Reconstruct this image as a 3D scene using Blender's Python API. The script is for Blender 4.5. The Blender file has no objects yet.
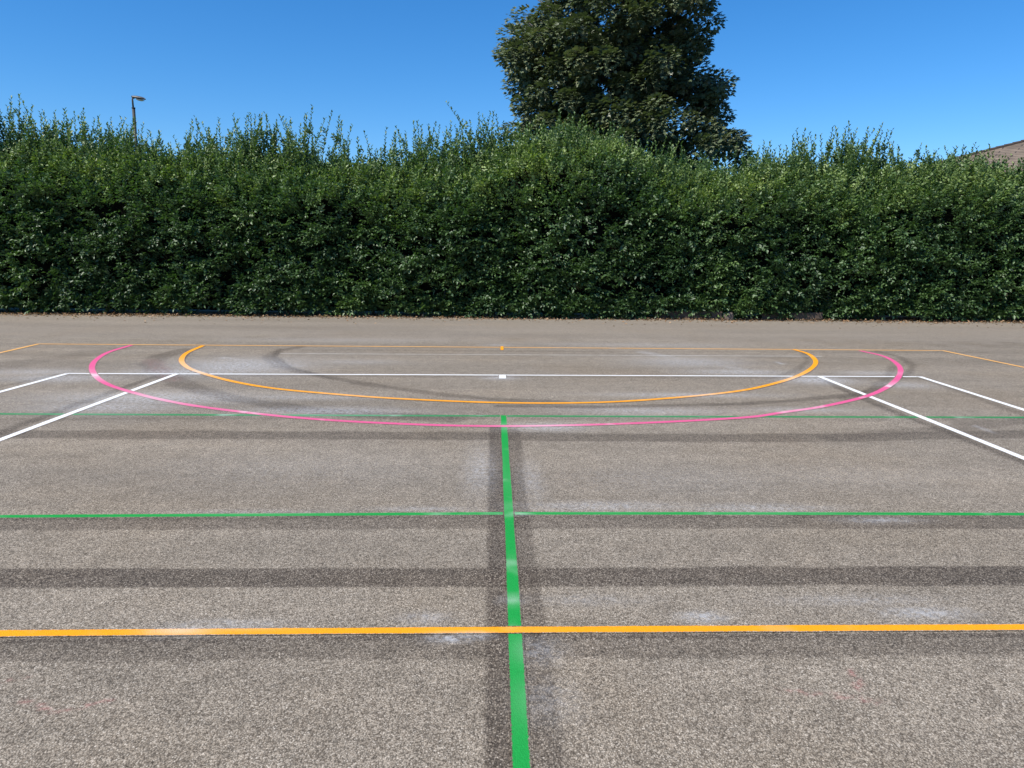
import bpy, math, random
import numpy as np
from mathutils import Matrix, Vector

random.seed(7)
rng = np.random.default_rng(11)
sc = bpy.context.scene
col = sc.collection
R = math.radians

# ------------------------------------------------------------------ helpers
def tag(o, label=None, cat=None, group=None, kind=None):
    if label: o['label'] = label
    if cat: o['category'] = cat
    if group: o['group'] = group
    if kind: o['kind'] = kind
    return o

def empty(name, loc=(0, 0, 0), rz=0.0):
    o = bpy.data.objects.new(name, None)
    o.location = loc
    o.rotation_euler = (0, 0, rz)
    o.empty_display_size = 0.2
    col.objects.link(o)
    return o

def mesh_obj(name, verts, faces, mat, parent=None, smooth=False, attrs=None, uvs=None):
    """verts (n,3); faces: (m,k) array or a list of tuples."""
    me = bpy.data.meshes.new(name)
    verts = np.asarray(verts, dtype=np.float32)
    if isinstance(faces, np.ndarray):
        m, k = faces.shape
        me.vertices.add(len(verts))
        me.vertices.foreach_set('co', verts.ravel())
        me.loops.add(m * k)
        me.loops.foreach_set('vertex_index', faces.astype(np.int32).ravel())
        me.polygons.add(m)
        me.polygons.foreach_set('loop_start', np.arange(0, m * k, k, dtype=np.int32))
        me.polygons.foreach_set('loop_total', np.full(m, k, dtype=np.int32))
        me.update(calc_edges=True)
    else:
        me.from_pydata([tuple(map(float, v)) for v in verts], [], faces)
        me.update()
    if attrs:
        for an, av in attrs.items():
            a = me.attributes.new(an, 'FLOAT', 'POINT')
            a.data.foreach_set('value', np.asarray(av, dtype=np.float32))
    if smooth:
        me.polygons.foreach_set('use_smooth', np.ones(len(me.polygons), dtype=bool))
    me.materials.append(mat)
    o = bpy.data.objects.new(name, me)
    col.objects.link(o)
    if parent: o.parent = parent
    return o

class MB:
    """collects boxes and tubes into one mesh"""
    def __init__(self): self.v = []; self.f = []
    def box(self, x0, y0, z0, x1, y1, z1, bev=0.0):
        n = len(self.v)
        b = min(bev, (x1 - x0) / 3, (y1 - y0) / 3, (z1 - z0) / 3)
        if b <= 0:
            self.v += [(x, y, z) for z in (z0, z1) for y in (y0, y1) for x in (x0, x1)]
            self.f += [tuple(n + i for i in q) for q in ((0,2,3,1),(4,5,7,6),(0,1,5,4),(2,6,7,3),(0,4,6,2),(1,3,7,5))]
            return self
        rings = []
        for z, i in ((z0, b), (z0 + b, 0), (z1 - b, 0), (z1, b)):
            c = b
            p = []
            for (cx, sx), (cy, sy) in (((x0, 1), (y0, 1)), ((x1, -1), (y0, 1)), ((x1, -1), (y1, -1)), ((x0, 1), (y1, -1))):
                p.append((cx + sx * (i + 0.0), cy + sy * (i + 0.0), z))
            rings.append(p)
        for p in rings: self.v += p
        for k in range(3):
            for j in range(4):
                a = n + k * 4 + j; bq = n + k * 4 + (j + 1) % 4
                self.f.append((a, bq, bq + 4, a + 4))
        self.f.append((n + 3, n + 2, n + 1, n)); self.f.append((n + 12, n + 13, n + 14, n + 15))
        return self
    def tube(self, pts, rad, seg=8, cap=True):
        pts = [Vector(p) for p in pts]
        if not hasattr(rad, '__len__'): rad = [rad] * len(pts)
        n = len(self.v)
        for i, p in enumerate(pts):
            d = (pts[min(i + 1, len(pts) - 1)] - pts[max(i - 1, 0)]).normalized()
            a = d.cross(Vector((0.13, 0.97, 0.2)))
            if a.length < .1: a = d.cross(Vector((1, 0, 0)))
            a.normalize(); b = d.cross(a)
            for j in range(seg):
                t = 2 * math.pi * j / seg
                self.v.append(tuple(p + (a * math.cos(t) + b * math.sin(t)) * rad[i]))
        for i in range(len(pts) - 1):
            for j in range(seg):
                q = n + i * seg
                self.f.append((q + j, q + (j + 1) % seg, q + seg + (j + 1) % seg, q + seg + j))
        if cap:
            self.f.append(tuple(n + j for j in reversed(range(seg))))
            q = n + (len(pts) - 1) * seg
            self.f.append(tuple(q + j for j in range(seg)))
        return self
    def build(self, name, mat, parent=None, smooth=False):
        return mesh_obj(name, np.array(self.v), self.f, mat, parent, smooth)

class Wob:
    """smooth pseudo noise in 3-D, about -1..1"""
    def __init__(self, scale, n=14, seed=0):
        r = np.random.default_rng(seed)
        k = r.normal(size=(n, 3)); k /= np.linalg.norm(k, axis=1)[:, None]
        self.k = k * (2 * np.pi / scale) * r.uniform(.6, 1.6, (n, 1))
        self.ph = r.uniform(0, 6.28, n); self.n = n
    def __call__(self, p):
        return np.sin(np.asarray(p) @ self.k.T + self.ph).sum(1) / math.sqrt(self.n) * .9

# ------------------------------------------------------------------ camera (solved from the court lines)
F, H, PITCH, YAW, ROLL = 770.8, 1.5537, 0.1678, 0.0279, 0.0103
cy_, sy_, cp_, sp_ = math.cos(YAW), math.sin(YAW), math.cos(PITCH), math.sin(PITCH)
fw = Vector((sy_ * cp_, cy_ * cp_, -sp_)); rt = Vector((cy_, -sy_, 0)); up = rt.cross(fw)
c_, s_ = math.cos(ROLL), math.sin(ROLL)
rt, up = rt * c_ + up * s_, up * c_ - rt * s_
cam = bpy.data.cameras.new('camera')
cam.sensor_width = 36; cam.lens = 36 * F / 1024; cam.clip_end = 5000; cam.clip_start = .05
co = bpy.data.objects.new('camera', cam); col.objects.link(co)
m3 = Matrix((rt, up, -fw)).transposed()
co.matrix_world = Matrix.Translation((0, 0, H)) @ m3.to_4x4()
sc.camera = co

def ray(px, py):
    return rt * ((px - 512) / F) + up * (-(py - 384) / F) + fw
def gnd(px, py):
    """ground point surveyed from the photograph"""
    d = ray(px, py); t = -H / d.z
    return np.array([d.x * t, d.y * t])
def at(px, py, Y):
    d = ray(px, py); t = Y / d.y
    return Vector((d.x * t, Y, H + d.z * t))

# ------------------------------------------------------------------ light and sky
SUN_EL, SUN_AZ = R(50), R(-124)          # azimuth clockwise from +Y
sd = Vector((math.sin(SUN_AZ) * math.cos(SUN_EL), math.cos(SUN_AZ) * math.cos(SUN_EL), math.sin(SUN_EL)))
L = bpy.data.lights.new('sun', 'SUN'); L.energy = 4.9; L.angle = R(.53); L.color = (1, .945, .845)
lo = bpy.data.objects.new('sun', L); col.objects.link(lo)
lo.rotation_euler = (-sd).to_track_quat('-Z', 'Y').to_euler()
w = bpy.data.worlds.new('World'); sc.world = w; w.use_nodes = True
nt = w.node_tree; nt.nodes.clear()
sky = nt.nodes.new('ShaderNodeTexSky'); sky.sky_type = 'NISHITA'; sky.sun_disc = False
sky.sun_elevation = SUN_EL; sky.sun_rotation = SUN_AZ
sky.altitude = 0; sky.air_density = 1.0; sky.dust_density = 0; sky.ozone_density = 10.0
hs = nt.nodes.new('ShaderNodeHueSaturation'); hs.inputs['Saturation'].default_value = 1.18; hs.inputs['Hue'].default_value = .5; hs.inputs['Value'].default_value = 1.17
bg = nt.nodes.new('ShaderNodeBackground'); bg.inputs['Strength'].default_value = .10
wo = nt.nodes.new('ShaderNodeOutputWorld')
nt.links.new(sky.outputs[0], hs.inputs['Color']); nt.links.new(hs.outputs[0], bg.inputs[0]); nt.links.new(bg.outputs[0], wo.inputs[0])
vs = sc.view_settings
vs.view_transform = 'Standard'; vs.look = 'None'; vs.exposure = .42; vs.gamma = 1; vs.use_curve_mapping = False

# ------------------------------------------------------------------ materials
class NT:
    def __init__(self, tree): self.t = tree
    def n(self, typ, **kw):
        nd = self.t.nodes.new(typ)
        for k, v in kw.items(): setattr(nd, k, v)
        return nd
    def link(self, a, b): self.t.links.new(a, b)
    def math(self, op, a, b=None, clamp=False):
        nd = self.n('ShaderNodeMath', operation=op); nd.use_clamp = clamp
        for i, x in enumerate((a, b)):
            if x is None: continue
            if isinstance(x, (int, float)): nd.inputs[i].default_value = x
            else: self.link(x, nd.inputs[i])
        return nd.outputs[0]
    def rng(self, x, a, b, c=0.0, d=1.0, smooth=True):
        nd = self.n('ShaderNodeMapRange'); nd.interpolation_type = 'SMOOTHSTEP' if smooth else 'LINEAR'
        self.link(x, nd.inputs[0])
        for i, v in enumerate((a, b, c, d)): nd.inputs[i + 1].default_value = v
        return nd.outputs[0]
    def noise(self, vec, scale, detail=3, rough=.55):
        nd = self.n('ShaderNodeTexNoise'); self.link(vec, nd.inputs['Vector'])
        nd.inputs['Scale'].default_value = scale; nd.inputs['Detail'].default_value = detail
        nd.inputs['Roughness'].default_value = rough
        return nd.outputs[0]
    def mapping(self, vec, scale):
        nd = self.n('ShaderNodeMapping'); self.link(vec, nd.inputs[0]); nd.inputs['Scale'].default_value = scale
        return nd.outputs[0]
    def mix(self, fac, a, b, blend='MIX'):
        nd = self.n('ShaderNodeMix', data_type='RGBA', blend_type=blend)
        for s, x in ((nd.inputs[0], fac), (nd.inputs[6], a), (nd.inputs[7], b)):
            if isinstance(x, (int, float)): s.default_value = x
            elif isinstance(x, tuple): s.default_value = (*x, 1)
            else: self.link(x, s)
        return nd.outputs[2]
    def grey(self, v):
        nd = self.n('ShaderNodeCombineColor')
        for i in range(3): self.link(v, nd.inputs[i])
        return nd.outputs[0]
    def ramp(self, x, stops):
        nd = self.n('ShaderNodeValToRGB'); self.link(x, nd.inputs[0])
        e = nd.color_ramp.elements
        while len(e) < len(stops): e.new(.5)
        for el, (p, c) in zip(e, stops): el.position = p; el.color = (*c, 1)
        return nd.outputs[0]
    def attr(self, name):
        nd = self.n('ShaderNodeAttribute'); nd.attribute_name = name
        return nd.outputs['Fac']

def new_mat(name):
    m = bpy.data.materials.new(name); m.use_nodes = True
    m.node_tree.nodes.clear()
    k = NT(m.node_tree)
    out = k.n('ShaderNodeOutputMaterial'); b = k.n('ShaderNodeBsdfPrincipled')
    k.link(b.outputs[0], out.inputs[0])
    return m, k, b, out

# asphalt: coated chippings in worn binder, shared by the court and by the bare spots in its paint
def asphalt_group():
    g = bpy.data.node_groups.new('asphalt_surface', 'ShaderNodeTree')
    for nm in ('Color',): g.interface.new_socket(nm, in_out='OUTPUT', socket_type='NodeSocketColor')
    g.interface.new_socket('Height', in_out='OUTPUT', socket_type='NodeSocketFloat')
    k = NT(g)
    out = k.n('NodeGroupOutput')
    pos = k.n('ShaderNodeNewGeometry').outputs['Position']
    vo = k.n('ShaderNodeTexVoronoi'); k.link(k.mapping(pos, (1, .72, 1)), vo.inputs['Vector']); vo.inputs['Scale'].default_value = 215
    sep = k.n('ShaderNodeSeparateColor'); k.link(vo.outputs['Color'], sep.inputs[0])
    chips = k.ramp(sep.outputs[0], [(0, (.130, .104, .076)), (.25, (.232, .192, .146)), (.6, (.318, .270, .210)), (.9, (.385, .332, .264)), (1, (.52, .46, .38))])
    gap = k.rng(vo.outputs['Distance'], .38, .70, 1.0, .48)
    c = k.mix(1.0, chips, k.grey(gap), 'MULTIPLY')
    # clusters of stones and broad tone of the laid surface
    c = k.mix(1.0, c, k.grey(k.rng(k.noise(pos, 42, 3, .7), .28, .72, .72, 1.3, False)), 'MULTIPLY')
    c = k.mix(1.0, c, k.grey(k.rng(k.noise(pos, 7, 4, .6), .3, .7, .86, 1.12, False)), 'MULTIPLY')
    st = k.noise(k.mapping(pos, (.16, 1.1, 1)), 1.0, 5, .6)
    c = k.mix(1.0, c, k.grey(k.rng(st, .3, .7, .82, 1.14, False)), 'MULTIPLY')
    c = k.mix(k.rng(k.noise(pos, .55, 3), .42, .7, 0, .35), c, k.mix(1.0, c, (.98, .90, .78), 'MULTIPLY'))
    # old removed lines: darker binder showing
    rag = k.noise(pos, 30, 4, .7)
    da = k.attr('dark')
    dm = k.math('ADD', da, k.math('MULTIPLY', k.math('SUBTRACT', rag, .5), k.rng(da, 0, .25, 0, .8)), True)
    keepchip = k.rng(sep.outputs[2], .62, .95, 1.0, .30)
    c = k.mix(k.math('MULTIPLY', dm, keepchip), c, k.mix(1.0, c, (.285, .262, .255), 'MULTIPLY'))
    # brown dusty verge near the hedge
    c = k.mix(k.attr('dust'), c, k.mix(.5, c, (.245, .212, .176)))
    # chalky residue
    ch = k.attr('chalk')
    cm = k.math('MULTIPLY', ch, k.rng(k.noise(pos, 24, 6, .8), .36, .66, .05, 1.0))
    c = k.mix(k.math('MULTIPLY', cm, .75, True), c, (.56, .58, .61))
    c = k.mix(k.math('MULTIPLY', k.attr('red'), k.rng(k.noise(pos, 25, 4, .7), .4, .7)), c, (.42, .16, .15))
    k.link(c, out.inputs[0])
    hgt = k.math('SUBTRACT', k.math('MULTIPLY', sep.outputs[1], .5), vo.outputs['Distance'])
    k.link(hgt, out.inputs[1])
    return g
ASPH = asphalt_group()

def ground_mat():
    m, k, b, out = new_mat('worn_asphalt')
    g = k.n('ShaderNodeGroup'); g.node_tree = ASPH
    k.link(g.outputs[0], b.inputs['Base Color'])
    b.inputs['Roughness'].default_value = .85; b.inputs['Specular IOR Level'].default_value = .25
    bp = k.n('ShaderNodeBump'); bp.inputs['Strength'].default_value = .4; bp.inputs['Distance'].default_value = .003
    k.link(g.outputs[1], bp.inputs['Height']); k.link(bp.outputs[0], b.inputs['Normal'])
    return m

def paint_mat(name, colr, wear, pale=0.2):
    """brushed-on line paint: ragged edges and bare chippings where it has worn"""
    m, k, b, out = new_mat(name)
    g = k.n('ShaderNodeGroup'); g.node_tree = ASPH
    pos = k.n('ShaderNodeNewGeometry').outputs['Position']
    edge = k.attr('edge')           # 0 in the middle of the line, 1 at the painted edge, beyond that bare
    rag = k.math('MULTIPLY', k.math('SUBTRACT', k.noise(pos, 95, 3, .7), .5), .5)
    on = k.rng(k.math('ADD', edge, rag), .88, 1.04, 1, 0)
    patch = k.noise(pos, 3.2, 4, .65)
    fine = k.noise(pos, 140, 2, .6)
    loss = k.math('ADD', k.math('MULTIPLY', k.math('SUBTRACT', patch, .5), 1.3), k.math('MULTIPLY', k.math('SUBTRACT', fine, .5), 1.3))
    keep = k.rng(loss, .46 - wear * .75, .66 - wear * .75, 1, .12)
    keep = k.math('MULTIPLY', on, keep)
    c = k.mix(k.rng(k.noise(pos, 60, 3, .7), .3, .7, 0, .5), colr, tuple(x * .78 for x in colr))
    c = k.mix(k.rng(k.noise(pos, 2.1, 3, .6), .56, .74, 0, pale), c, (.72, .74, .74))
    c = k.mix(k.math('MULTIPLY', k.attr('chalk'), .5, True), c, (.72, .74, .74))
    c = k.mix(keep, g.outputs[0], c)
    k.link(c, b.inputs['Base Color'])
    b.inputs['Roughness'].default_value = .75; b.inputs['Specular IOR Level'].default_value = .15
    bp = k.n('ShaderNodeBump'); bp.inputs['Strength'].default_value = .35; bp.inputs['Distance'].default_value = .004
    k.link(g.outputs[1], bp.inputs['Height']); k.link(bp.outputs[0], b.inputs['Normal'])
    return m

def leaf_mat(name, dark, mid, light, transl, rough=.42, spec=.5, tint_bias=0.0):
    m, k, b, out = new_mat(name)
    t = k.attr('tint')
    c = k.ramp(t, [(0, dark), (.5, mid), (1, light)])
    pos = k.n('ShaderNodeNewGeometry').outputs['Position']
    c = k.mix(k.rng(k.noise(pos, 1.3, 3), .35, .65, 0, .22), c, k.mix(1.0, c, (1.15, 1.05, .75), 'MULTIPLY'))
    k.link(c, b.inputs['Base Color'])
    b.inputs['Roughness'].default_value = rough; b.inputs['Specular IOR Level'].default_value = spec
    tr = k.n('ShaderNodeBsdfTranslucent')
    k.link(k.mix(1.0, c, (1.1, 1.35, .5), 'MULTIPLY'), tr.inputs['Color'])
    mx = k.n('ShaderNodeMixShader'); mx.inputs[0].default_value = transl
    k.link(b.outputs[0], mx.inputs[1]); k.link(tr.outputs[0], mx.inputs[2]); k.link(mx.outputs[0], out.inputs[0])
    return m

def plain_mat(name, c0, c1, scale, rough=.7, metal=0.0, bump=0.0, stretch=(1, 1, 1)):
    m, k, b, out = new_mat(name)
    pos = k.mapping(k.n('ShaderNodeNewGeometry').outputs['Position'], stretch)
    n = k.noise(pos, scale, 5, .65)
    k.link(k.ramp(n, [(.3, c0), (.7, c1)]), b.inputs['Base Color'])
    b.inputs['Roughness'].default_value = rough; b.inputs['Metallic'].default_value = metal
    if bump:
        bp = k.n('ShaderNodeBump'); bp.inputs['Strength'].default_value = .6; bp.inputs['Distance'].default_value = bump
        k.link(n, bp.inputs['Height']); k.link(bp.outputs[0], b.inputs['Normal'])
    return m

M_ground = ground_mat()
M_orange = paint_mat('orange_line_paint', (.86, .335, .010), .07, .12)
M_orange_thin = paint_mat('weathered_orange_paint', (.80, .42, .12), .22, .4)
M_green = paint_mat('green_line_paint', (.012, .290, .052), .07, .18)
M_green_thin = paint_mat('weathered_green_paint', (.025, .23, .075), .14, .3)
M_pink = paint_mat('pink_line_paint', (.68, .10, .25), .33, .6)
M_white = paint_mat('white_line_paint', (.80, .80, .79), .02, .1)
M_faint = paint_mat('faded_white_paint', (.46, .44, .41), .60, .1)
M_hedge = leaf_mat('hedge_leaves', (.036, .080, .030), (.084, .156, .046), (.225, .305, .080), .24, .50, .7)
M_hedgecore = plain_mat('hedge_shade_twigs', (.005, .006, .0035), (.011, .012, .007), 9, 1.0, bump=.03)  # near-black: the shade between the leaves is put into the colour
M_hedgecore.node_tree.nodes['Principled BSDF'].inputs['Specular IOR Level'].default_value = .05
M_twig = plain_mat('green_twig_bark', (.06, .05, .03), (.12, .10, .06), 30, .8)
M_maple = leaf_mat('maple_leaves', (.056, .078, .038), (.114, .148, .072), (.225, .232, .130), .14, .48, .7)
M_bark = plain_mat('tree_bark', (.05, .042, .034), (.13, .11, .09), 14, .9, bump=.02, stretch=(1, 1, .25))
M_litter = leaf_mat('dry_brown_leaves', (.13, .075, .042), (.27, .165, .095), (.42, .29, .19), .1, .7, .2)
M_steel = plain_mat('galvanised_steel', (.025, .026, .027), (.045, .045, .044), 12, .6, .2)
M_lampgrey = plain_mat('grey_lamp_housing', (.075, .068, .066), (.12, .11, .105), 8, .5)
M_lens = plain_mat('milky_lamp_lens', (.55, .50, .48), (.65, .60, .57), 5, .25)
M_board = plain_mat('damp_timber_board', (.055, .038, .028), (.11, .08, .058), 10, .9, bump=.006, stretch=(.2, 1, 2))
M_stone = plain_mat('old_stone_block', (.10, .075, .06), (.20, .155, .125), 18, .9, bump=.01)
M_brick = plain_mat('house_brick', (.22, .11, .07), (.33, .18, .12), 6, .85)
M_fascia = plain_mat('fascia_board', (.62, .60, .56), (.70, .69, .66), 4, .5)
M_glass = plain_mat('dark_window_glass', (.02, .025, .03), (.03, .035, .04), 2, .08)
M_grass = plain_mat('field_grass', (.035, .065, .018), (.075, .105, .03), 3, .9)

def roof_mat():
    m, k, b, out = new_mat('brown_concrete_tiles')
    uv = k.n('ShaderNodeUVMap').outputs[0]
    br = k.n('ShaderNodeTexBrick'); k.link(uv, br.inputs['Vector'])
    br.offset = .5; br.inputs['Scale'].default_value = 1
    br.inputs['Brick Width'].default_value = 1.6; br.inputs['Row Height'].default_value = .34
    br.inputs['Mortar Size'].default_value = .035; br.inputs['Mortar Smooth'].default_value = .3
    br.inputs['Color1'].default_value = (.150, .114, .082, 1); br.inputs['Color2'].default_value = (.195, .150, .110, 1)
    br.inputs['Mortar'].default_value = (.055, .04, .032, 1)
    pos = k.n('ShaderNodeNewGeometry').outputs['Position']
    c = k.mix(1.0, br.outputs[0], k.grey(k.rng(k.noise(pos, .9, 5, .7), .3, .7, .75, 1.2)), 'MULTIPLY')
    k.link(c, b.inputs['Base Color']); b.inputs['Roughness'].default_value = .85
    bp = k.n('ShaderNodeBump'); bp.inputs['Distance'].default_value = .04; bp.inputs['Strength'].default_value = .8
    bp.invert = True
    k.link(br.outputs['Fac'], bp.inputs['Height']); k.link(bp.outputs[0], b.inputs['Normal'])
    return m
M_roof = roof_mat()

# ------------------------------------------------------------------ wear of the court surface (world metres)
def poly(px): return np.array([gnd(*p) for p in px])
DARK = [  # old lines that were burnt off: polyline, half width, strength, softness
    (poly([(0, 524), (256, 523.4), (490, 522.4), (768, 522), (1024, 523)]), .105, .58, .02),
    (poly([(0, 578), (256, 577.6), (500, 577), (768, 576), (1024, 575.5)]), .112, .84, .02),
    (poly([(0, 519.5), (505, 516.3), (1024, 517)]), .022, .6, .02),
    (poly([(0, 651), (512, 647), (1024, 645)]), .085, .52, .03),
    (poly([(0, 640.5), (512, 637), (1024, 634.5)]), .020, .7, .015),
    (poly([(0, 434), (250, 435), (490, 436), (560, 437), (700, 438), (850, 437.5), (950, 435), (1024, 434)]), .15, .62, .04),
    (poly([(830, 437), (930, 430), (1024, 421), (1100, 412)]), .13, .38, .08),
    (poly([(496.5, 428), (497.5, 510), (500, 600), (504, 768)]), .060, .80, .012),
    (poly([(513, 430), (515.5, 460), (522.5, 560), (530.5, 620), (544, 768)]), .062, .60, .015),
    (poly([(300, 347), (278, 351), (268, 357), (280, 366), (310, 374), (360, 383), (430, 393), (500, 400), (560, 402)]), .10, .55, .06),
    (poly([(280, 349), (274, 357), (290, 368), (330, 378)]), .05, .6, .04),
    (poly([(185, 350), (160, 356), (150, 364), (165, 375), (185, 385), (230, 398), (290, 408), (340, 413), (450, 419)]), .15, .56, .08),
    (poly([(500, 406), (600, 407), (740, 404), (800, 400), (860, 394), (890, 385)]), .07, .62, .04),
    (poly([(875, 351), (900, 357), (913, 365), (909, 373), (900, 378)]), .05, .6, .04),
    (poly([(893, 366), (888, 378), (870, 390), (845, 399)]), .06, .5, .05),
    (poly([(-60, 456), (0, 433), (80, 403), (160, 375)]), .06, .65, .03),
    (poly([(-40, 399), (0, 387), (58, 374)]), .05, .42, .05),
    (poly([(1100, 494), (1014, 459), (900, 414.5), (822, 380)]), .055, .68, .03),
    (poly([(1100, 440), (1024, 414.5), (926, 379.5)]), .05, .45, .05),
    (poly([(70, 375.2), (502, 376.8), (915, 378.4)]), .07, .38, .05),
    (poly([(190, 350), (185, 360), (204, 371), (240, 381)]), .05, .3, .06),
    (poly([(803, 352), (808, 361), (795, 371), (770, 379)]), .05, .5, .05),
    (poly([(-30, 372), (30, 362), (110, 350)]), .28, .26, .2),
    (poly([(30, 347), (300, 349.5), (502, 351), (800, 352), (1024, 353)]), .09, .24, .1),
    (poly([(0, 419), (300, 418), (480, 418.5)]), .05, .3, .06),
    (poly([(520, 419), (800, 420), (1024, 420)]), .05, .28, .06),
    (poly([(-60, 324), (200, 326), (430, 330)]), .35, .2, .4),
    (poly([(300, 336), (620, 337), (1060, 345)]), .4, .2, .4),
    (poly([(760, 357), (900, 360), (1060, 362)]), .2, .18, .2),
]
CHALK = [  # px centre, radius along x and y in metres, strength
    (235, 366, 1.1, .9, .55), (190, 372, .9, .35, .6), (150, 398, 1.2, .45, .5), (105, 407, .8, .35, .45), (330, 411, .9, .22, .5),
    (690, 362, .9, .6, .4), (740, 372, .8, .3, .45), (818, 380, .5, .35, .65), (452, 638, .10, .035, 1.0), (475, 636, .08, .03, .7),
    (702, 617, .10, .05, .8), (925, 613, .20, .06, .7), (180, 631, .14, .05, .6), (230, 625, .25, .05, .45), (425, 618, .12, .06, .4),
    (600, 506, .55, .10, .5), (760, 508, .5, .09, .45), (880, 520, .25, .06, .55), (480, 470, .13, .6, .42), (532, 480, .10, .5, .35),
    (60, 378, .8, .35, .45), (40, 372, .7, .3, .4), (650, 411, .9, .2, .4), (545, 427, .4, .18, .55), (520, 514, .07, .03, .7),
    (420, 509, .35, .05, .4), (250, 512, .5, .05, .3), (690, 395, 1.0, .15, .4), (905, 385, .4, .25, .35), (300, 397, .9, .2, .3),
    (800, 410, .6, .15, .35), (512, 600, .06, .05, .5), (540, 650, .10, .12, .35), (550, 700, .12, .15, .25), (870, 373, .5, .2, .35),
    (640, 345, 2.2, .35, .2), (330, 340, 2.0, .35, .18), (350, 362, .8, .3, .25), (860, 600, .4, .06, .3), (590, 600, .25, .06, .25),
    (500, 378, .25, .15, .5), (660, 480, 1.2, .4, .14), (300, 470, 1.4, .5, .12), (850, 475, 1.0, .4, .12), (500, 345, .3, .15, .3),
]
STREAK = [(poly([(640, 352), (700, 362), (770, 374)]), .10, .28, .16), (poly([(776, 362), (783, 364)]), .03, .6, .03),
          (poly([(975, 426), (1000, 434)]), .02, .4, .02), (poly([(225, 358), (300, 366)]), .1, .4, .08)]
RED = [(poly([(20, 700), (60, 712), (110, 700)]), .008, .5, .012), (poly([(0, 682), (30, 676)]), .008, .4, .012),
       (poly([(780, 690), (850, 697), (880, 702)]), .010, .45, .015), (poly([(850, 672), (862, 690)]), .012, .55, .012),
       (poly([(150, 360), (165, 372), (172, 380)]), .12, .28, .12)]

def dist_poly(P, pts):
    d = np.full(len(P), 1e9)
    for a, b in zip(pts[:-1], pts[1:]):
        ab = b - a
        t = np.clip(((P - a) @ ab) / (ab @ ab), 0, 1)
        d = np.minimum(d, np.hypot(*(P - a - t[:, None] * ab).T))
    return d
def smooth(x): x = np.clip(x, 0, 1); return x * x * (3 - 2 * x)
w_edge = Wob(.9, seed=3)
def carry_on(pts):
    """old lines that leave the view go on across the court"""
    for k in (0, -1):
        e = pts[k]; d = e - pts[1 if k == 0 else -2]
        if abs(e[0]) > .60 * e[1] and np.hypot(*d) > .4:
            q = e + d / np.hypot(*d) * 8
            pts = np.vstack([q, pts]) if k == 0 else np.vstack([pts, q])
    return pts
DARK_LONG = [(carry_on(p_), a_, b_, c_) for p_, a_, b_, c_ in DARK]
def wear(P):
    n = len(P); P3 = np.c_[P, np.zeros(n)]
    jit = w_edge(P3)
    out = {'dark': np.zeros(n), 'chalk': np.zeros(n), 'red': np.zeros(n)}
    for key, lst in (('dark', DARK_LONG), ('chalk', STREAK), ('red', RED)):
        acc = np.zeros(n)
        for pts, hw, s, soft in lst:
            lo_ = pts.min(0) - hw - soft - .3; hi_ = pts.max(0) + hw + soft + .3
            idx = np.nonzero(((P > lo_) & (P < hi_)).all(1))[0]
            if len(idx) == 0: continue
            d = dist_poly(P[idx], pts) + jit[idx] * soft * .3
            v = s * smooth((hw + soft / 2 - d) / soft)
            acc[idx] = 1 - (1 - acc[idx]) * (1 - v)
        out[key] += acc
    for px, py, rx, ry, s in CHALK:
        c = gnd(px, py); q = (P - c) / (rx, ry)
        out['chalk'] = np.maximum(out['chalk'], s * np.exp(-(q ** 2).sum(1) * 1.2))
    out['chalk'] = np.minimum(out['chalk'] * np.interp(P[:, 1], [5, 8], [1.0, 1.5]), 1)
    y = P[:, 1]
    out['dust'] = smooth((y - 13.2 + .5 * jit) / 1.2) * .75 + .25 * smooth((y - 17.6 + .4 * jit) / 1.2)
    return out

def axis(segs):
    a = []
    for x0, x1, s in segs: a += list(np.arange(x0, x1 - 1e-6, s))
    return np.array(a + [segs[-1][1]])
HEDGE_Y = 18.75
gx = axis([(-60, -16, 4), (-16, -6, .08), (-6, -3.4, .05), (-3.4, 3.4, .025), (3.4, 6, .05), (6, 16, .08), (16, 60, 4)])
gy = axis([(-25, 1, 2), (1, 5.6, .02), (5.6, 9, .04), (9, 15, .05), (15, 19.6, .1)])
X, Y = np.meshgrid(gx, gy)
P = np.c_[X.ravel(), Y.ravel()]
nx, ny = len(gx), len(gy)
i = np.arange(nx * ny).reshape(ny, nx)
faces = np.stack([i[:-1, :-1], i[:-1, 1:], i[1:, 1:], i[1:, :-1]], -1).reshape(-1, 4)
g = mesh_obj('ground', np.c_[P, np.zeros(len(P))], faces, M_ground, attrs=wear(P))
tag(g, kind='structure')
g2 = mesh_obj('terrain', [(-900, -900, -.03), (900, -900, -.03), (900, 900, -.03), (-900, 900, -.03)], [(0, 1, 2, 3)], M_grass)
tag(g2, kind='structure')

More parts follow.
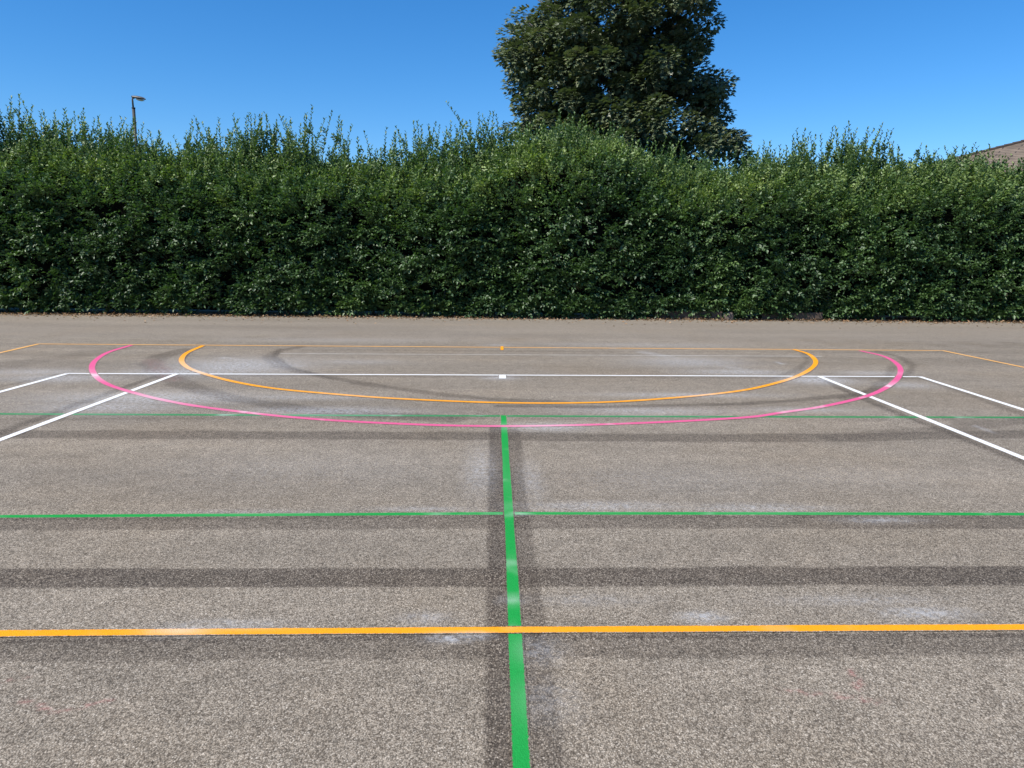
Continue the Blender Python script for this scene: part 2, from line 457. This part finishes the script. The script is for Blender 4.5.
# ------------------------------------------------------------------ painted lines
def resample(pts, step):
    d = np.r_[0, np.cumsum(np.hypot(*np.diff(pts, axis=0).T))]
    n = max(2, int(d[-1] / step) + 1); s = np.linspace(0, d[-1], n)
    return np.c_[np.interp(s, d, pts[:, 0]), np.interp(s, d, pts[:, 1])]
def catmull(pts, sub=12):
    p = np.vstack([2 * pts[0] - pts[1], pts, 2 * pts[-1] - pts[-2]]); o = []
    for i in range(1, len(p) - 2):
        a, b, c, d = p[i - 1:i + 3]
        for t in np.linspace(0, 1, sub, endpoint=False):
            o.append(.5 * (2 * b + (c - a) * t + (2 * a - 5 * b + 4 * c - d) * t * t + (3 * b - a - 3 * c + d) * t ** 3))
    return np.array(o + [p[-2]])
def line(pts, width, z, mat, label, name='court_line', cat='court line', group=None, step=.05):
    pts = resample(np.asarray(pts, float), step)
    t = np.gradient(pts, axis=0); t /= np.hypot(*t.T)[:, None]
    nrm = np.c_[-t[:, 1], t[:, 0]]
    k = 1.25; hw = width / 2
    wv = hw * (1 + .05 * w_edge(np.c_[pts * 1.7, np.zeros(len(pts))]))
    rows = [pts + nrm * (wv * o)[:, None] for o in (-k, -1, 0, 1, k)]
    e = [k, 1, 0, 1, k]
    n = len(pts); V = np.vstack(rows); E = np.repeat(e, n)
    idx = np.arange(5 * n).reshape(5, n)
    f = np.stack([idx[:-1, :-1], idx[:-1, 1:], idx[1:, 1:], idx[1:, :-1]], -1).reshape(-1, 4)[:, ::-1]
    at_ = wear(V); at_['edge'] = E
    o = mesh_obj(name, np.c_[V, np.full(len(V), z)], f, mat, attrs=at_)
    return tag(o, label, cat, group)
def ext(pts, a=0, b=0):
    pts = np.asarray(pts, float)
    if a: d = pts[0] - pts[1]; pts = np.vstack([pts[0] + d / np.hypot(*d) * a, pts])
    if b: d = pts[-1] - pts[-2]; pts = np.vstack([pts, pts[-1] + d / np.hypot(*d) * b])
    return pts
def straight(px):
    """least-squares straight line through surveyed points, keeping its ends"""
    q = poly(px); c = q.mean(0); u = np.linalg.svd(q - c)[2][0]
    s = (q - c) @ u
    return np.array([c + u * s[0], c + u * s[-1]])
gl = poly([(521.5, 768), (512, 570), (508, 500), (503.5, 415.5)])
line(ext(gl, a=6), .056, .0018, M_green, 'broad green line running away from the camera down the middle of the court')
line(ext(poly([(0, 516.5), (256, 515), (505, 513.5), (768, 513.6), (1024, 514.3)]), 5, 5), .050, .0014, M_green, 'bright green line crossing the court just beyond the near orange line')
line(ext(poly([(0, 414), (215, 415), (430, 415.8), (620, 416.5), (1024, 417.5)]), 6, 6), .070, .0014, M_green_thin, 'thin patchy dark green line crossing the far end of the central green line')
line(ext(poly([(0, 634), (256, 632), (512, 630.4), (768, 629), (1024, 627.7)]), 4, 4), .052, .0036, M_orange, 'bold orange line straight across the foreground, nearest to the camera')
line(straight([(39, 344), (400, 346.7), (502, 347.6), (620, 348.5), (942, 350.6)]), .060, .0036, M_orange_thin, 'long thin orange end line across the back of the court')
line(ext(poly([(39, 344), (0, 353)]), b=7), .060, .0040, M_orange_thin, 'short orange side line running out of view at the left edge')
line(ext(poly([(942, 350.6), (1024, 367.5)]), b=7), .062, .0040, M_orange_thin, 'short orange side line running out of view at the right edge')
line(catmull(poly([(203, 345.8), (187, 353), (181.5, 360), (186, 366.5), (198, 372), (230, 381), (273, 388.5), (330, 394), (400, 399), (502, 403), (600, 402.6), (680, 397.5), (740, 391), (775, 383.5), (798, 376), (812, 368), (815.5, 361), (808, 354), (793.5, 349.6)])),
     .072, .0044, M_orange, 'orange painted semicircle inside the larger pink arc')
line(catmull(poly([(131.5, 345.2), (108, 352.5), (95, 361), (92, 369), (97, 377.5), (108, 384.5), (127, 391), (160, 399.5), (209, 408), (299, 418), (400, 424), (502, 426.3), (620, 424), (740, 418), (783, 412.5), (826, 406), (869, 395.5), (891, 384.5), (900, 374), (898, 365), (884, 356.5), (860, 350.8)])),
     .074, .0030, M_pink, 'large pink painted arc curving outside the orange semicircle')
line(straight([(67, 373.6), (300, 374.4), (502, 375), (700, 376), (919.5, 376.8)]), .062, .0022, M_white, 'long white line across the back of the court with a small white centre mark')
line(ext(poly([(177, 373.9), (80, 410), (0, 440)]), b=5), .070, .0026, M_white, 'long white side line slanting to the left edge and crossing the pink arc')
line(ext(poly([(67, 373.7), (0, 392)]), b=6), .070, .0026, M_white, 'short outer white side line leaving at the left edge')
line(ext(poly([(819.5, 376.6), (920, 416.6), (1024, 458.5)]), b=5), .070, .0026, M_white, 'long white side line slanting to the right edge and crossing the pink arc')
line(ext(poly([(919.5, 376.7), (1024, 410)]), b=6), .070, .0026, M_white, 'short outer white side line leaving at the right edge')
line(poly([(280, 353.6), (502, 354.8), (822, 356.4)]), .05, .0022, M_faint, 'faint worn white line between the orange end line and the white line')
a = gnd(502.5, 375.2); b = gnd(502.5, 378.6)
line([a, b], .085, .0030, M_white, 'small white square centre mark on the white back line', 'centre_mark', 'court mark', step=.01)
a = gnd(502, 346.6); b = gnd(502, 350.2)
line([a, b], .05, .0048, M_orange, 'small orange centre mark on the orange end line', 'centre_mark', 'court mark', step=.01)

# ------------------------------------------------------------------ leaves
def leaf_mesh(base, dirs, nrm, length, width, fold=.25):
    """folded leaf of two triangles pairs per entry; base at the stalk"""
    n = len(base)
    d = dirs / np.linalg.norm(dirs, axis=1)[:, None]
    s = np.cross(d, nrm); s /= np.linalg.norm(s, axis=1)[:, None] + 1e-9
    u = np.cross(s, d)
    l = length[:, None]; wd = width[:, None]
    tip = base + d * l - u * l * .12
    mid = base + d * l * .45
    Lf = mid + s * wd * .5 + u * wd * fold
    Rt = mid - s * wd * .5 + u * wd * fold
    V = np.stack([base, Rt, tip, Lf], 1).reshape(-1, 3)
    b4 = np.arange(n) * 4
    Fc = np.stack([np.stack([b4, b4 + 1, b4 + 2], 1), np.stack([b4, b4 + 2, b4 + 3], 1)], 1).reshape(-1, 3)
    return V, Fc
def unit(n, r=rng):
    v = r.normal(size=(n, 3)); return v / np.linalg.norm(v, axis=1)[:, None]
def merge(parts):
    V, Fc, T, off = [], [], [], 0
    for v, f, t in parts:
        V.append(v); Fc.append(f + off); T.append(t); off += len(v)
    return np.vstack(V), np.vstack(Fc), np.concatenate(T)
def sprays(org, dirs, nlf, spread, leng, lw, tint, r=rng, droop=.15):
    """flat leafy twigs: nlf leaves set alternately along each twig"""
    n = len(org)
    d = dirs / np.linalg.norm(dirs, axis=1)[:, None]
    up_ = np.array([0, 0, 1.0]) + unit(n, r) * .7
    side = np.cross(d, up_); side /= np.linalg.norm(side, axis=1)[:, None]
    nr = np.cross(side, d)
    B, D, N, Ln, T = [], [], [], [], []
    for j in range(nlf):
        t = (j + .5) / nlf
        sgn = 1 if j % 2 else -1
        p = org + d * (spread * t)[:, None] + unit(n, r) * .012
        p[:, 2] -= droop * (spread * t ** 2) * .5
        dd = d * .55 + side * sgn * (.9 if j < nlf - 1 else .1) + unit(n, r) * .32
        dd[:, 2] -= droop
        B.append(p); D.append(dd); N.append(nr + unit(n, r) * .55)
        Ln.append(leng * r.uniform(.75, 1.25, n)); T.append(np.clip(tint + r.normal(0, .11, n), 0, 1))
    B = np.vstack(B); D = np.vstack(D); N = np.vstack(N); Ln = np.concatenate(Ln); T = np.concatenate(T)
    V, Fc = leaf_mesh(B, D, N, Ln, Ln * lw)
    return V, Fc, np.repeat(T, 4)

# ------------------------------------------------------------------ hedge
hedge = empty('hedge', (0, HEDGE_Y + .9, 0))
tag(hedge, 'long tall leafy green hedge with upright wispy shoots along the back of the court', 'hedge')
HO = np.array([0, HEDGE_Y + .9, 0])
top_px = [(-250, 138), (0, 152), (60, 155), (130, 160), (200, 163), (260, 165), (340, 172), (420, 174), (470, 164), (520, 150), (560, 143), (610, 146), (650, 165), (690, 175),
          (740, 180), (800, 176), (860, 177), (930, 173), (965, 172), (995, 176), (1024, 180), (1250, 180)]
tp = [at(x, y, HEDGE_Y + .5) for x, y in top_px]
tpx, tpz = np.array([p.x for p in tp]), np.array([p.z for p in tp])
big, med, sml = Wob(2.4, seed=21), Wob(.85, seed=22), Wob(.33, seed=23)
def top_z(x): return np.interp(x, tpx, tpz)
def front_y(x, z, hz):
    """y of the clipped front face"""
    p = np.c_[x, np.zeros(len(x)), z]
    q = np.clip(z / hz, 0, 1.2)
    y = HEDGE_Y + .12 + .12 * np.clip((.18 - q) / .18, 0, 1) + .75 * np.clip((q - .72) / .28, 0, 1) ** 2
    # a fuller stretch about the middle of the hedge
    y -= .22 * np.exp(-((x - 1.6) / 2.4) ** 2) * (1 - .4 * q)
    return y - .11 * big(p) - .10 * med(p) - .07 * sml(p)
XH = 17.5
xb = at(735, 260, HEDGE_Y).x
pocket, pocket2 = Wob(.75, seed=41), Wob(.34, seed=42)
parts = []
def hedge_sprays(n, zlo, zhi, depth, tint0, r):
    x = r.uniform(-XH, XH, n)
    qq = r.uniform(zlo, zhi, n)
    pk = pocket(np.c_[x, x * 0, qq * 4.2]) + .5 * pocket2(np.c_[x, x * 0, qq * 4.2])
    ok = r.random(n) < np.clip(.60 + .58 * pk + .9 * np.clip(qq - .62, 0, 1) * 1.6, .15, 1)
    x, qq = x[ok], qq[ok]; n = len(x); hz = top_z(x) + .12 * med(np.c_[x, x * 0, x * 0])
    q = qq; z = np.maximum(q * hz, .10 + .16 * r.random(n) + .10 * sml(np.c_[x, x * 0, x * 0]) + .07 * med(np.c_[x, x * 0 + 3, x * 0]))
    y = front_y(x, z, hz) + r.exponential(depth, n) - .03
    org = np.c_[x, y, z]
    out = np.c_[r.normal(0, .75, n), -.75 + r.normal(0, .4, n), .25 + 5.0 * np.clip(q - .62, 0, 1) + r.normal(0, .42, n)]
    clump = .5 + .5 * med(org * 1.3 + 5)
    new = np.clip((q - .60) / .36 + .28 * med(org), 0, 1)  # young growth higher up; the sunlit upper band is painted into this tint too
    tint = tint0 - .06 + .16 * clump + .60 * new + .12 * big(org + 9) + .22 * np.exp(-((x - xb) / .75) ** 2)
    return sprays(org, out, 8, r.uniform(.17, .36, n), r.uniform(.060, .104, n), .60, tint, r)
parts.append(hedge_sprays(48000, .0, .97, .13, .18, rng))
parts.append(hedge_sprays(5500, .0, .12, .10, .26, rng))
# crown of the hedge: loose upright twigs over the top
n = 13000
x = rng.uniform(-XH, XH, n); hz = top_z(x)
y = HEDGE_Y + .45 + rng.random(n) ** 1.3 * 1.5
z = hz - .72 + rng.random(n) ** 1.2 * .66 + .12 * med(np.c_[x, y, x * 0])
org = np.c_[x, y, z]
out = np.c_[rng.normal(0, .30, n), rng.normal(-.1, .30, n), np.full(n, 1.0)]
parts.append(sprays(org, out, 10, rng.uniform(.22, .5, n), rng.uniform(.058, .090, n), .55, .60 + .2 * rng.random(n) + .1 * big(org), rng, droop=-.05))
# sparse rear face, so that the hedge is leafy from the other side too
n = 2500
x = rng.uniform(-XH, XH, n); z = rng.uniform(.1, 1, n) * top_z(x)
org = np.c_[x, HEDGE_Y + 2.25 + .1 * med(np.c_[x, x * 0, z]), z]
parts.append(sprays(org, np.c_[rng.normal(0, .7, n), np.full(n, .8), rng.normal(.3, .4, n)], 8, np.full(n, .3), np.full(n, .11), .6, np.full(n, .25), rng))

# upright shoots: density and length after the photograph's ragged skyline
sh_px = [(0, 100, 1.0), (45, 110, .9), (100, 118, .8), (170, 128, .6), (230, 119, .8), (275, 119, .9), (330, 118, .8), (360, 140, .55), (400, 132, .7), (440, 122, .9), (490, 108, .8),
         (530, 124, .8), (560, 118, .8), (600, 122, .7), (650, 140, .4), (700, 150, .4), (750, 142, .7), (800, 134, .9), (840, 130, .9), (870, 124, .9), (895, 145, .6), (930, 150, .6), (965, 146, .8), (990, 150, .7), (1024, 160, .5)]
sx = np.array([at(p[0], p[1], HEDGE_Y + 1).x for p in sh_px]); sz = np.array([at(p[0], p[1], HEDGE_Y + 1).z for p in sh_px]); sdn = np.array([p[2] for p in sh_px])
M = 3000
x = rng.uniform(-XH, XH, M)
keepm = rng.random(M) < np.interp(x, sx, sdn)
x = x[keepm]; n = len(x)
y = HEDGE_Y + .55 + rng.random(n) * 1.25
zb = top_z(x) - .30
tipz = np.interp(x, sx, sz)
ln = np.maximum(.40, (tipz - zb) * (.26 + .84 * rng.random(n) ** 2.1))
lean = np.c_[rng.normal(.05, .15, n), rng.normal(-.05, .12, n)]
order = np.argsort(-ln)
def shoot(x, y, z, length, lean, seed):
    r = np.random.default_rng(seed)
    k = max(8, int(length / .042)); t = np.linspace(.05, 1, k)
    bend = r.normal(0, .10, 2)
    p = np.c_[x + lean[0] * length * t + bend[0] * t ** 2 * length, y + lean[1] * length * t + bend[1] * t ** 2 * length, z + length * t]
    ang = np.arange(k) * 2.4 + r.random() * 6
    d = np.c_[np.cos(ang), np.sin(ang), .75 + .9 * t + r.normal(0, .2, k)]
    nr = np.c_[-np.cos(ang) * .5, -np.sin(ang) * .5, np.full(k, .8)] + unit(k, r) * .4
    sz_ = (.128 - .050 * t ** 1.4) * r.uniform(.75, 1.2, k)
    tint = np.clip(.58 + .15 * r.normal() * .7 + .15 * (1 - t) + r.normal(0, .08, k), 0, 1)
    V1, F1 = leaf_mesh(p, d, nr, sz_, sz_ * .52)
    parts_ = [(V1, F1, np.repeat(tint, 4))]
    ks = max(4, int(length * 11))                     # short side twigs low on the shoot
    ts = r.random(ks) ** 1.5 * .72
    org = np.c_[np.interp(ts, t, p[:, 0]), np.interp(ts, t, p[:, 1]), np.interp(ts, t, p[:, 2])]
    a2 = r.random(ks) * 6.28
    parts_.append(sprays(org, np.c_[np.cos(a2) * .55, np.sin(a2) * .55, np.full(ks, 1.0)], 6, .10 + .16 * (1 - ts), np.full(ks, .08), .55, np.full(ks, .45), r, droop=-.05))
    # stem as a three-sided tapering rod of single triangles
    kk = 6; tt = np.linspace(0, 1, kk)
    c = np.c_[np.interp(tt, t, p[:, 0]), np.interp(tt, t, p[:, 1]), np.interp(tt, t, p[:, 2])]; c[0, 2] = z
    rad = (.008 * (1 - tt) + .002)
    V2 = np.vstack([c + np.c_[np.cos(a) * rad, np.sin(a) * rad, rad * 0] for a in (0, 2.09, 4.19)])
    F2 = []
    for a in range(3):
        b = (a + 1) % 3
        for q in range(kk - 1):
            F2 += [(a * kk + q, b * kk + q, b * kk + q + 1), (a * kk + q, b * kk + q + 1, a * kk + q + 1)]
    parts_.append((V2, np.array(F2), np.full(len(V2), .15)))
    return merge(parts_)
visible = [j for j in order if abs(x[j]) < 14]
tall = set(visible[:95])
for j in range(n):
    v, f, t = shoot(x[j], y[j], zb[j], ln[j], lean[j], 1000 + j)
    if j in tall:
        mesh_obj('shoot', v - HO, f, M_hedge, hedge, attrs={'tint': t})
    else:
        parts.append((v, f, t))
V, Fc, T = merge(parts)
fo = mesh_obj('foliage', V - HO, Fc, M_hedge, hedge, attrs={'tint': T})

# twiggy inside of the hedge: near-black shell, deep shade put into its colour
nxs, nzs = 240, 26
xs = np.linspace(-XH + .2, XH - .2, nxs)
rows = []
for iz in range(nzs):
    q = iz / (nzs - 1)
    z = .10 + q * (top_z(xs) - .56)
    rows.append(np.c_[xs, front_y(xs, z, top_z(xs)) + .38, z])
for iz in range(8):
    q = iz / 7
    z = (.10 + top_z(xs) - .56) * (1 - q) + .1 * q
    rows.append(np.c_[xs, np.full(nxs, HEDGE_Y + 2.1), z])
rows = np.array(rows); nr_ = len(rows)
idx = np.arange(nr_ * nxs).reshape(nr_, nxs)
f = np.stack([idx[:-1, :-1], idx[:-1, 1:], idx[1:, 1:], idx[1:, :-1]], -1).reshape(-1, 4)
mesh_obj('shaded_core', rows.reshape(-1, 3) - HO, f, M_hedgecore, hedge)
for q in range(46):                                  # stems at the foot
    x0 = -14.5 + q * .64 + random.uniform(-.2, .2); mb = MB()
    y0 = random.uniform(.30, .62) + HEDGE_Y; rr = random.uniform(.018, .04)
    mb.tube([(x0 - HO[0], y0 - HO[1], -.02), (x0 + random.uniform(-.06, .06), y0 - HO[1], .25), (x0 + random.uniform(-.15, .15), y0 - HO[1] + .1, .7)], [rr * 1.2, rr, rr * .8], 6)
    mb.build('stem', M_bark, hedge, True)

# ------------------------------------------------------------------ foot of the hedge: boards, a stone, dry leaves
def board(pxa, pxb, y, h, label):
    a, b = at(pxa, 318, y), at(pxb, 318, y)
    n = max(2, int((b.x - a.x) / .15)); mb = MB()
    o = empty('edging_board', ((a.x + b.x) / 2, y, 0))
    Lh = (b.x - a.x) / 2
    mb.box(-Lh, -.02, -.02, Lh, .02, h, .006)
    mb.build('board', M_board, o)
    for s in (-.8, .8):
        MB().box(s * Lh - .025, .021, -.02, s * Lh + .025, .071, h - .03, .004).build('peg', M_board, o)
    tag(o, label, 'edging board')
board(655, 722, HEDGE_Y + .10, .20, 'low dark timber edging board at the hedge foot, left of the pale stone')
board(762, 822, HEDGE_Y + .06, .19, 'low dark timber edging board at the hedge foot, right of the pale stone')
p = at(729, 318, HEDGE_Y + .02)
bm_v = unit(60) ; import bmesh
bm = bmesh.new(); bmesh.ops.create_icosphere(bm, subdivisions=3, radius=1)
for v in bm.verts:
    q = v.co.copy(); s = 1 + .10 * math.sin(5 * q.x + 1) + .08 * math.sin(7 * q.y + 2 * q.z)
    e = .55
    q = Vector([math.copysign(abs(c) ** e, c) for c in q]) * s
    v.co = Vector((q.x * .11, q.y * .09, q.z * .10 + .09))
me = bpy.data.meshes.new('stone'); bm.to_mesh(me); bm.free(); me.materials.append(M_stone)
st = bpy.data.objects.new('stone', me); st.location = (p.x, p.y, -.005); col.objects.link(st)
tag(st, 'small pale brown stone block between two edging boards under the hedge', 'stone')
n = 6500
x = rng.uniform(-15, 15, n); y = HEDGE_Y + .12 - np.abs(rng.normal(0, .30, n)) + .06 * w_edge(np.c_[x * .6, x * 0, x * 0])
far = rng.random(n) < .10; y[far] -= rng.exponential(.55, far.sum())
z = .006 + rng.random(n) * .03 * (y > HEDGE_Y - .15)
d = np.c_[rng.normal(size=(n, 2)), rng.normal(0, .25, n)]
sz_ = rng.uniform(.035, .075, n)
v, f = leaf_mesh(np.c_[x, y, z], d, np.c_[rng.normal(0, .4, (n, 2)), np.ones(n)], sz_, sz_ * .65, .2)
v[:, 2] = np.maximum(v[:, 2], .004)
lt = mesh_obj('fallen_leaves', v, f, M_litter, attrs={'tint': np.repeat(rng.random(n), 4)})
tag(lt, 'brown dry leaves scattered along the foot of the hedge', 'fallen leaves', kind='stuff')

# ------------------------------------------------------------------ street lamp beyond the hedge
LY = 33.0
pt = at(133.5, 108, LY); hd = at(132.3, 97.5, LY)
lamp = empty('street_lamp', (pt.x, LY, 0))
tag(lamp, 'tall slim grey street lamp standing beyond the hedge on the left', 'street lamp')
zt = pt.z; zh = hd.z
MB().tube([(0, 0, -.03), (0, 0, 1.2), (0, 0, 1.25), (0, 0, zt)], [.085, .085, .070, .060], 14).build('pole', M_steel, lamp, True)
MB().tube([(0, 0, zt - .02), (0, 0, zt + .02)], [.072, .072], 14).build('collar', M_steel, lamp)
MB().tube([(-.01, 0, zt), (-.02, 0, zh - .08), (-.01, 0, zh - .03), (.08, 0, zh)], [.036, .034, .034, .034], 10).build('bracket', M_lampgrey, lamp, True)
mb = MB()
secs = [(.0, .05, .05), (.06, .075, .065), (.2, .11, .085), (.38, .125, .08), (.50, .09, .055), (.54, .04, .025)]
for k, (xx, wy, hz_) in enumerate(secs):
    for j in range(12):
        t = 2 * math.pi * j / 12
        mb.v.append((xx - .04, wy * math.cos(t), zh + .02 - xx * .16 + hz_ * math.sin(t) * (1 if math.sin(t) > 0 else .35)))
for k in range(len(secs) - 1):
    for j in range(12): mb.f.append((k * 12 + j, k * 12 + (j + 1) % 12, k * 12 + 12 + (j + 1) % 12, k * 12 + 12 + j))
mb.f.append(tuple(range(12))); mb.f.append(tuple(range(len(secs) * 12 - 1, len(secs) * 12 - 13, -1)))
lan = mb.build('lantern', M_lampgrey, lamp, True)
mb = MB()
for k, (xx, wy, hz_) in enumerate([(.18, .05, .03), (.24, .085, .055), (.38, .095, .06), (.48, .05, .03)]):
    for j in range(10):
        t = math.pi + math.pi * j / 9
        mb.v.append((xx - .04, wy * math.cos(t), zh + .0 - xx * .16 + hz_ * math.sin(t) - .02))
for k in range(3):
    for j in range(9): mb.f.append((k * 10 + j, k * 10 + j + 1, k * 10 + 10 + j + 1, k * 10 + 10 + j))
mb.build('lens', M_lens, lan, True)

# ------------------------------------------------------------------ maple tree beyond the hedge
TY = 27.5
base = at(628, 200, TY)
tree = empty('maple_tree', (base.x, TY, 0))
tag(tree, 'large dark purplish green maple tree with a dense crown rising behind the hedge', 'tree')
TO = np.array([base.x, TY, 0])
prof = [(0, 510, 722), (20, 506, 727), (40, 501, 714), (60, 496, 714), (80, 495, 722), (100, 500, 729), (120, 500, 733), (140, 503, 739), (160, 510, 750), (185, 560, 735), (215, 590, 690)]
rows_ = []
for y_, xl, xr in prof:
    a, b = at(xl, y_, TY), at(xr, y_, TY)
    rows_.append(((a.z + b.z) / 2, (a.x + b.x) / 2, (b.x - a.x) / 2))
z0, c0, h0 = rows_[0]
for dz, fct in ((1.2, .95), (2.4, .80), (3.4, .58), (4.2, .3)): rows_.insert(0, (z0 + dz, c0 + .1 * dz, h0 * fct))
rows_ = np.array(rows_[::-1])
def crown(z): return np.interp(z, rows_[:, 0], rows_[:, 1]), np.interp(z, rows_[:, 0], rows_[:, 2])
tr = np.random.default_rng(5)
NC = 740
zz = tr.uniform(rows_[0, 0], rows_[-1, 0] - .2, NC); cx, hw = crown(zz)
th = tr.uniform(0, 6.283, NC)
rad = hw * (tr.random(NC) ** .42)
lump = Wob(3.0, seed=31)
cc = np.c_[cx + np.cos(th) * rad * .93, TY + np.sin(th) * rad * .93, zz]
gapn = lump(cc * np.array([1, .6, 1]))
outer = rad / hw
keepc = ~((gapn > 1.0) & (outer > .55))
# open windows in the crown, right of centre, where sky shows through
for wx, wy, wr in ((692, 121, .36), (716, 60, .3), (707, 60, .42), (706, 22, .36)):
    wc = at(wx, wy, TY)
    keepc &= ~(np.hypot(cc[:, 0] - wc.x, cc[:, 2] - wc.z) < wr)
cc = cc[keepc]; outer = outer[keepc]; nC = len(cc)
cr = tr.uniform(.36, .66, nC)
tp_ = []
per = 190
k = np.repeat(np.arange(nC), per); n = len(k)
dv = unit(n, tr); dv[:, 2] *= .72
rr = cr[k] * tr.random(n) ** .38
p = cc[k] + dv * rr[:, None]
p[:, 2] -= .10 * (rr / cr[k]) ** 2
outd = dv + np.c_[(cc[k, 0] - base.x) * .12, (cc[k, 1] - TY) * .12, np.full(n, -.25)]
nr = dv * .55 + np.array([-.25, -.25, .75]) + unit(n, tr) * .45
sz_ = tr.uniform(.095, .155, n)
cl = tr.normal(0, .14, nC)
tint = np.clip(.34 + cl[k] + tr.normal(0, .16, n), 0, 1)
def maple_leaves(base_, d, nrm, L):
    """five-lobed leaf as a fan of triangles"""
    d = d / np.linalg.norm(d, axis=1)[:, None]
    s = np.cross(d, nrm); s /= np.linalg.norm(s, axis=1)[:, None] + 1e-9
    u = np.cross(s, d); l = L[:, None]
    shape = [(0, 0, 0), (.52, .10, -.06), (.40, .42, -.02), (.62, .62, -.10), (.22, .70, 0), (0, 1.05, -.14), (-.22, .70, 0), (-.62, .62, -.10), (-.40, .42, -.02), (-.52, .10, -.06)]
    V = np.stack([base_ + s * (a * l) * .95 + d * (b * l) + u * (c * l * 1.3) for a, b, c in shape], 1)
    m = len(base_); q = np.arange(m) * 10
    tri = [(0, 1, 2), (0, 2, 3), (0, 3, 4), (0, 4, 5), (0, 5, 6), (0, 6, 7), (0, 7, 8), (0, 8, 9)]
    Fc = np.stack([np.stack([q + a, q + b, q + c], 1) for a, b, c in tri], 1).reshape(-1, 3)
    return V.reshape(-1, 3), Fc
V, Fc = maple_leaves(p, outd, nr, sz_)
mesh_obj('crown', V - TO, Fc, M_maple, tree, attrs={'tint': np.repeat(tint, 10)})
mb = MB()
zc = 4.2
mb.tube([(0, 0, -.05), (.02, 0, .4), (.05, 0, 2), (0, .05, zc), (.1, .1, 7), (.15, .1, 10), (.2, .05, 12.2)], [.42, .33, .28, .26, .19, .11, .04], 14)
mb.build('trunk', M_bark, tree, True)
tr2 = random.Random(4)
for q in range(26):
    zs = 2.8 + q * .33; ze = min(zs + tr2.uniform(1.0, 2.4), 12.6)
    c_x, h_w = crown(np.array([ze])); a_ = q * 2.4 + tr2.uniform(-.3, .3)
    ex = c_x[0] - base.x + math.cos(a_) * h_w[0] * .82; ey = math.sin(a_) * h_w[0] * .82
    r0 = .11 * (1 - q / 40)
    mb = MB()
    sx_, sy0 = .02 * q / 3, .05
    mb.tube([(sx_ * .4, sy0, zs), (sx_ + ex * .35, sy0 + ey * .35, zs + (ze - zs) * .25 + .1), (ex * .7, ey * .7, zs + (ze - zs) * .65), (ex, ey, ze)], [r0, r0 * .75, r0 * .45, .012], 7)
    mb.build('limb', M_bark, tree, True)

# ------------------------------------------------------------------ house roof beyond the hedge
HYY = 42.0; eave = 4.2; half = 11.0; length = 30.0
e1, e0 = at(1024, 141.7, HYY), at(962, 157.4, HYY)
hipm = (e1.z - e0.z) / (e1.x - e0.x)               # rise of the hip per metre run
slope = hipm * math.sqrt(2)                        # rise of the roof planes
xl = e1.x - (e1.z - eave) / hipm                   # left eave corner; the hall stands at 45 degrees to the court
cr45 = math.cos(R(45))
house = empty('house', (xl - cr45 * (-length / 2 - half), HYY - cr45 * (-length / 2 + half), 0), R(45))
tag(house, 'low brown tiled roof showing above the hedge at the far right', 'house')
def roof_plane(mb_v, mb_f, uvl, pts):
    n0 = len(mb_v); mb_v += pts; mb_f.append(tuple(range(n0, n0 + len(pts))))
    o = Vector(pts[0]); u = (Vector(pts[1]) - o).normalized(); nn = u.cross(Vector(pts[2]) - o).normalized(); v_ = nn.cross(u)
    for q in pts: d_ = Vector(q) - o; uvl.append((d_.dot(u), d_.dot(v_)))
hx = length / 2; rz = eave + half * slope
A, B, C, D = (-hx, -half, eave), (hx, -half, eave), (hx, half, eave), (-hx, half, eave)
Rl, Rr = (-hx + half, 0, rz), (hx - half, 0, rz)
vv, ff, uvl = [], [], []
roof_plane(vv, ff, uvl, [A, B, Rr, Rl]); roof_plane(vv, ff, uvl, [C, D, Rl, Rr]); roof_plane(vv, ff, uvl, [D, A, Rl]); roof_plane(vv, ff, uvl, [B, C, Rr])
rf = mesh_obj('roof', np.array(vv), ff, M_roof, house)
ul = rf.data.uv_layers.new(name='UVMap')
for li, uvv in zip(range(len(ul.data)), uvl): ul.data[li].uv = uvv
def ridge(a, b, lift=.03):
    a, b = Vector(a), Vector(b); n = int((b - a).length / .45); mb = MB()
    for q in range(n):
        p0 = a.lerp(b, q / n); p1 = a.lerp(b, (q + 1.06) / n); p0.z += lift; p1.z += lift - .02
        mb.tube([p0, p1], [.10, .09], 8)
    return mb
for a, b in ((A, Rl), (D, Rl), (B, Rr), (C, Rr), (Rl, Rr)):
    ridge(a, b).build('ridge_tiles', M_roof, rf)
mb = MB(); i_ = .45
mb.box(-hx + i_, -half + i_, -.03, hx - i_, half - i_, eave - .02)
wl = mb.build('wall', M_brick, house)
mb = MB()
for (x0, y0, x1, y1) in ((-hx, -half - .02, hx, -half), (-hx, half, hx, half + .02), (-hx - .02, -half, -hx, half), (hx, -half, hx + .02, half)):
    mb.box(x0, y0, eave - .2, x1, y1, eave - .005)
mb.build('fascia', M_fascia, house)
for q in range(5):
    xx = -hx + 4 + q * 6
    mb = MB(); yy = -half + i_
    for (x0, z0_, x1, z1_) in ((-.7, .95, .7, 1.02), (-.7, 2.13, .7, 2.2), (-.7, 1.02, -.63, 2.13), (.63, 1.02, .7, 2.13), (-.03, 1.02, .03, 2.13)):
        mb.box(xx + x0, yy - .05, z0_, xx + x1, yy - .003, z1_)
    wf = mb.build('window', M_fascia, house)
    MB().box(xx - .63, yy - .03, 1.02, xx + .63, yy - .004, 2.13).build('pane', M_glass, wf)
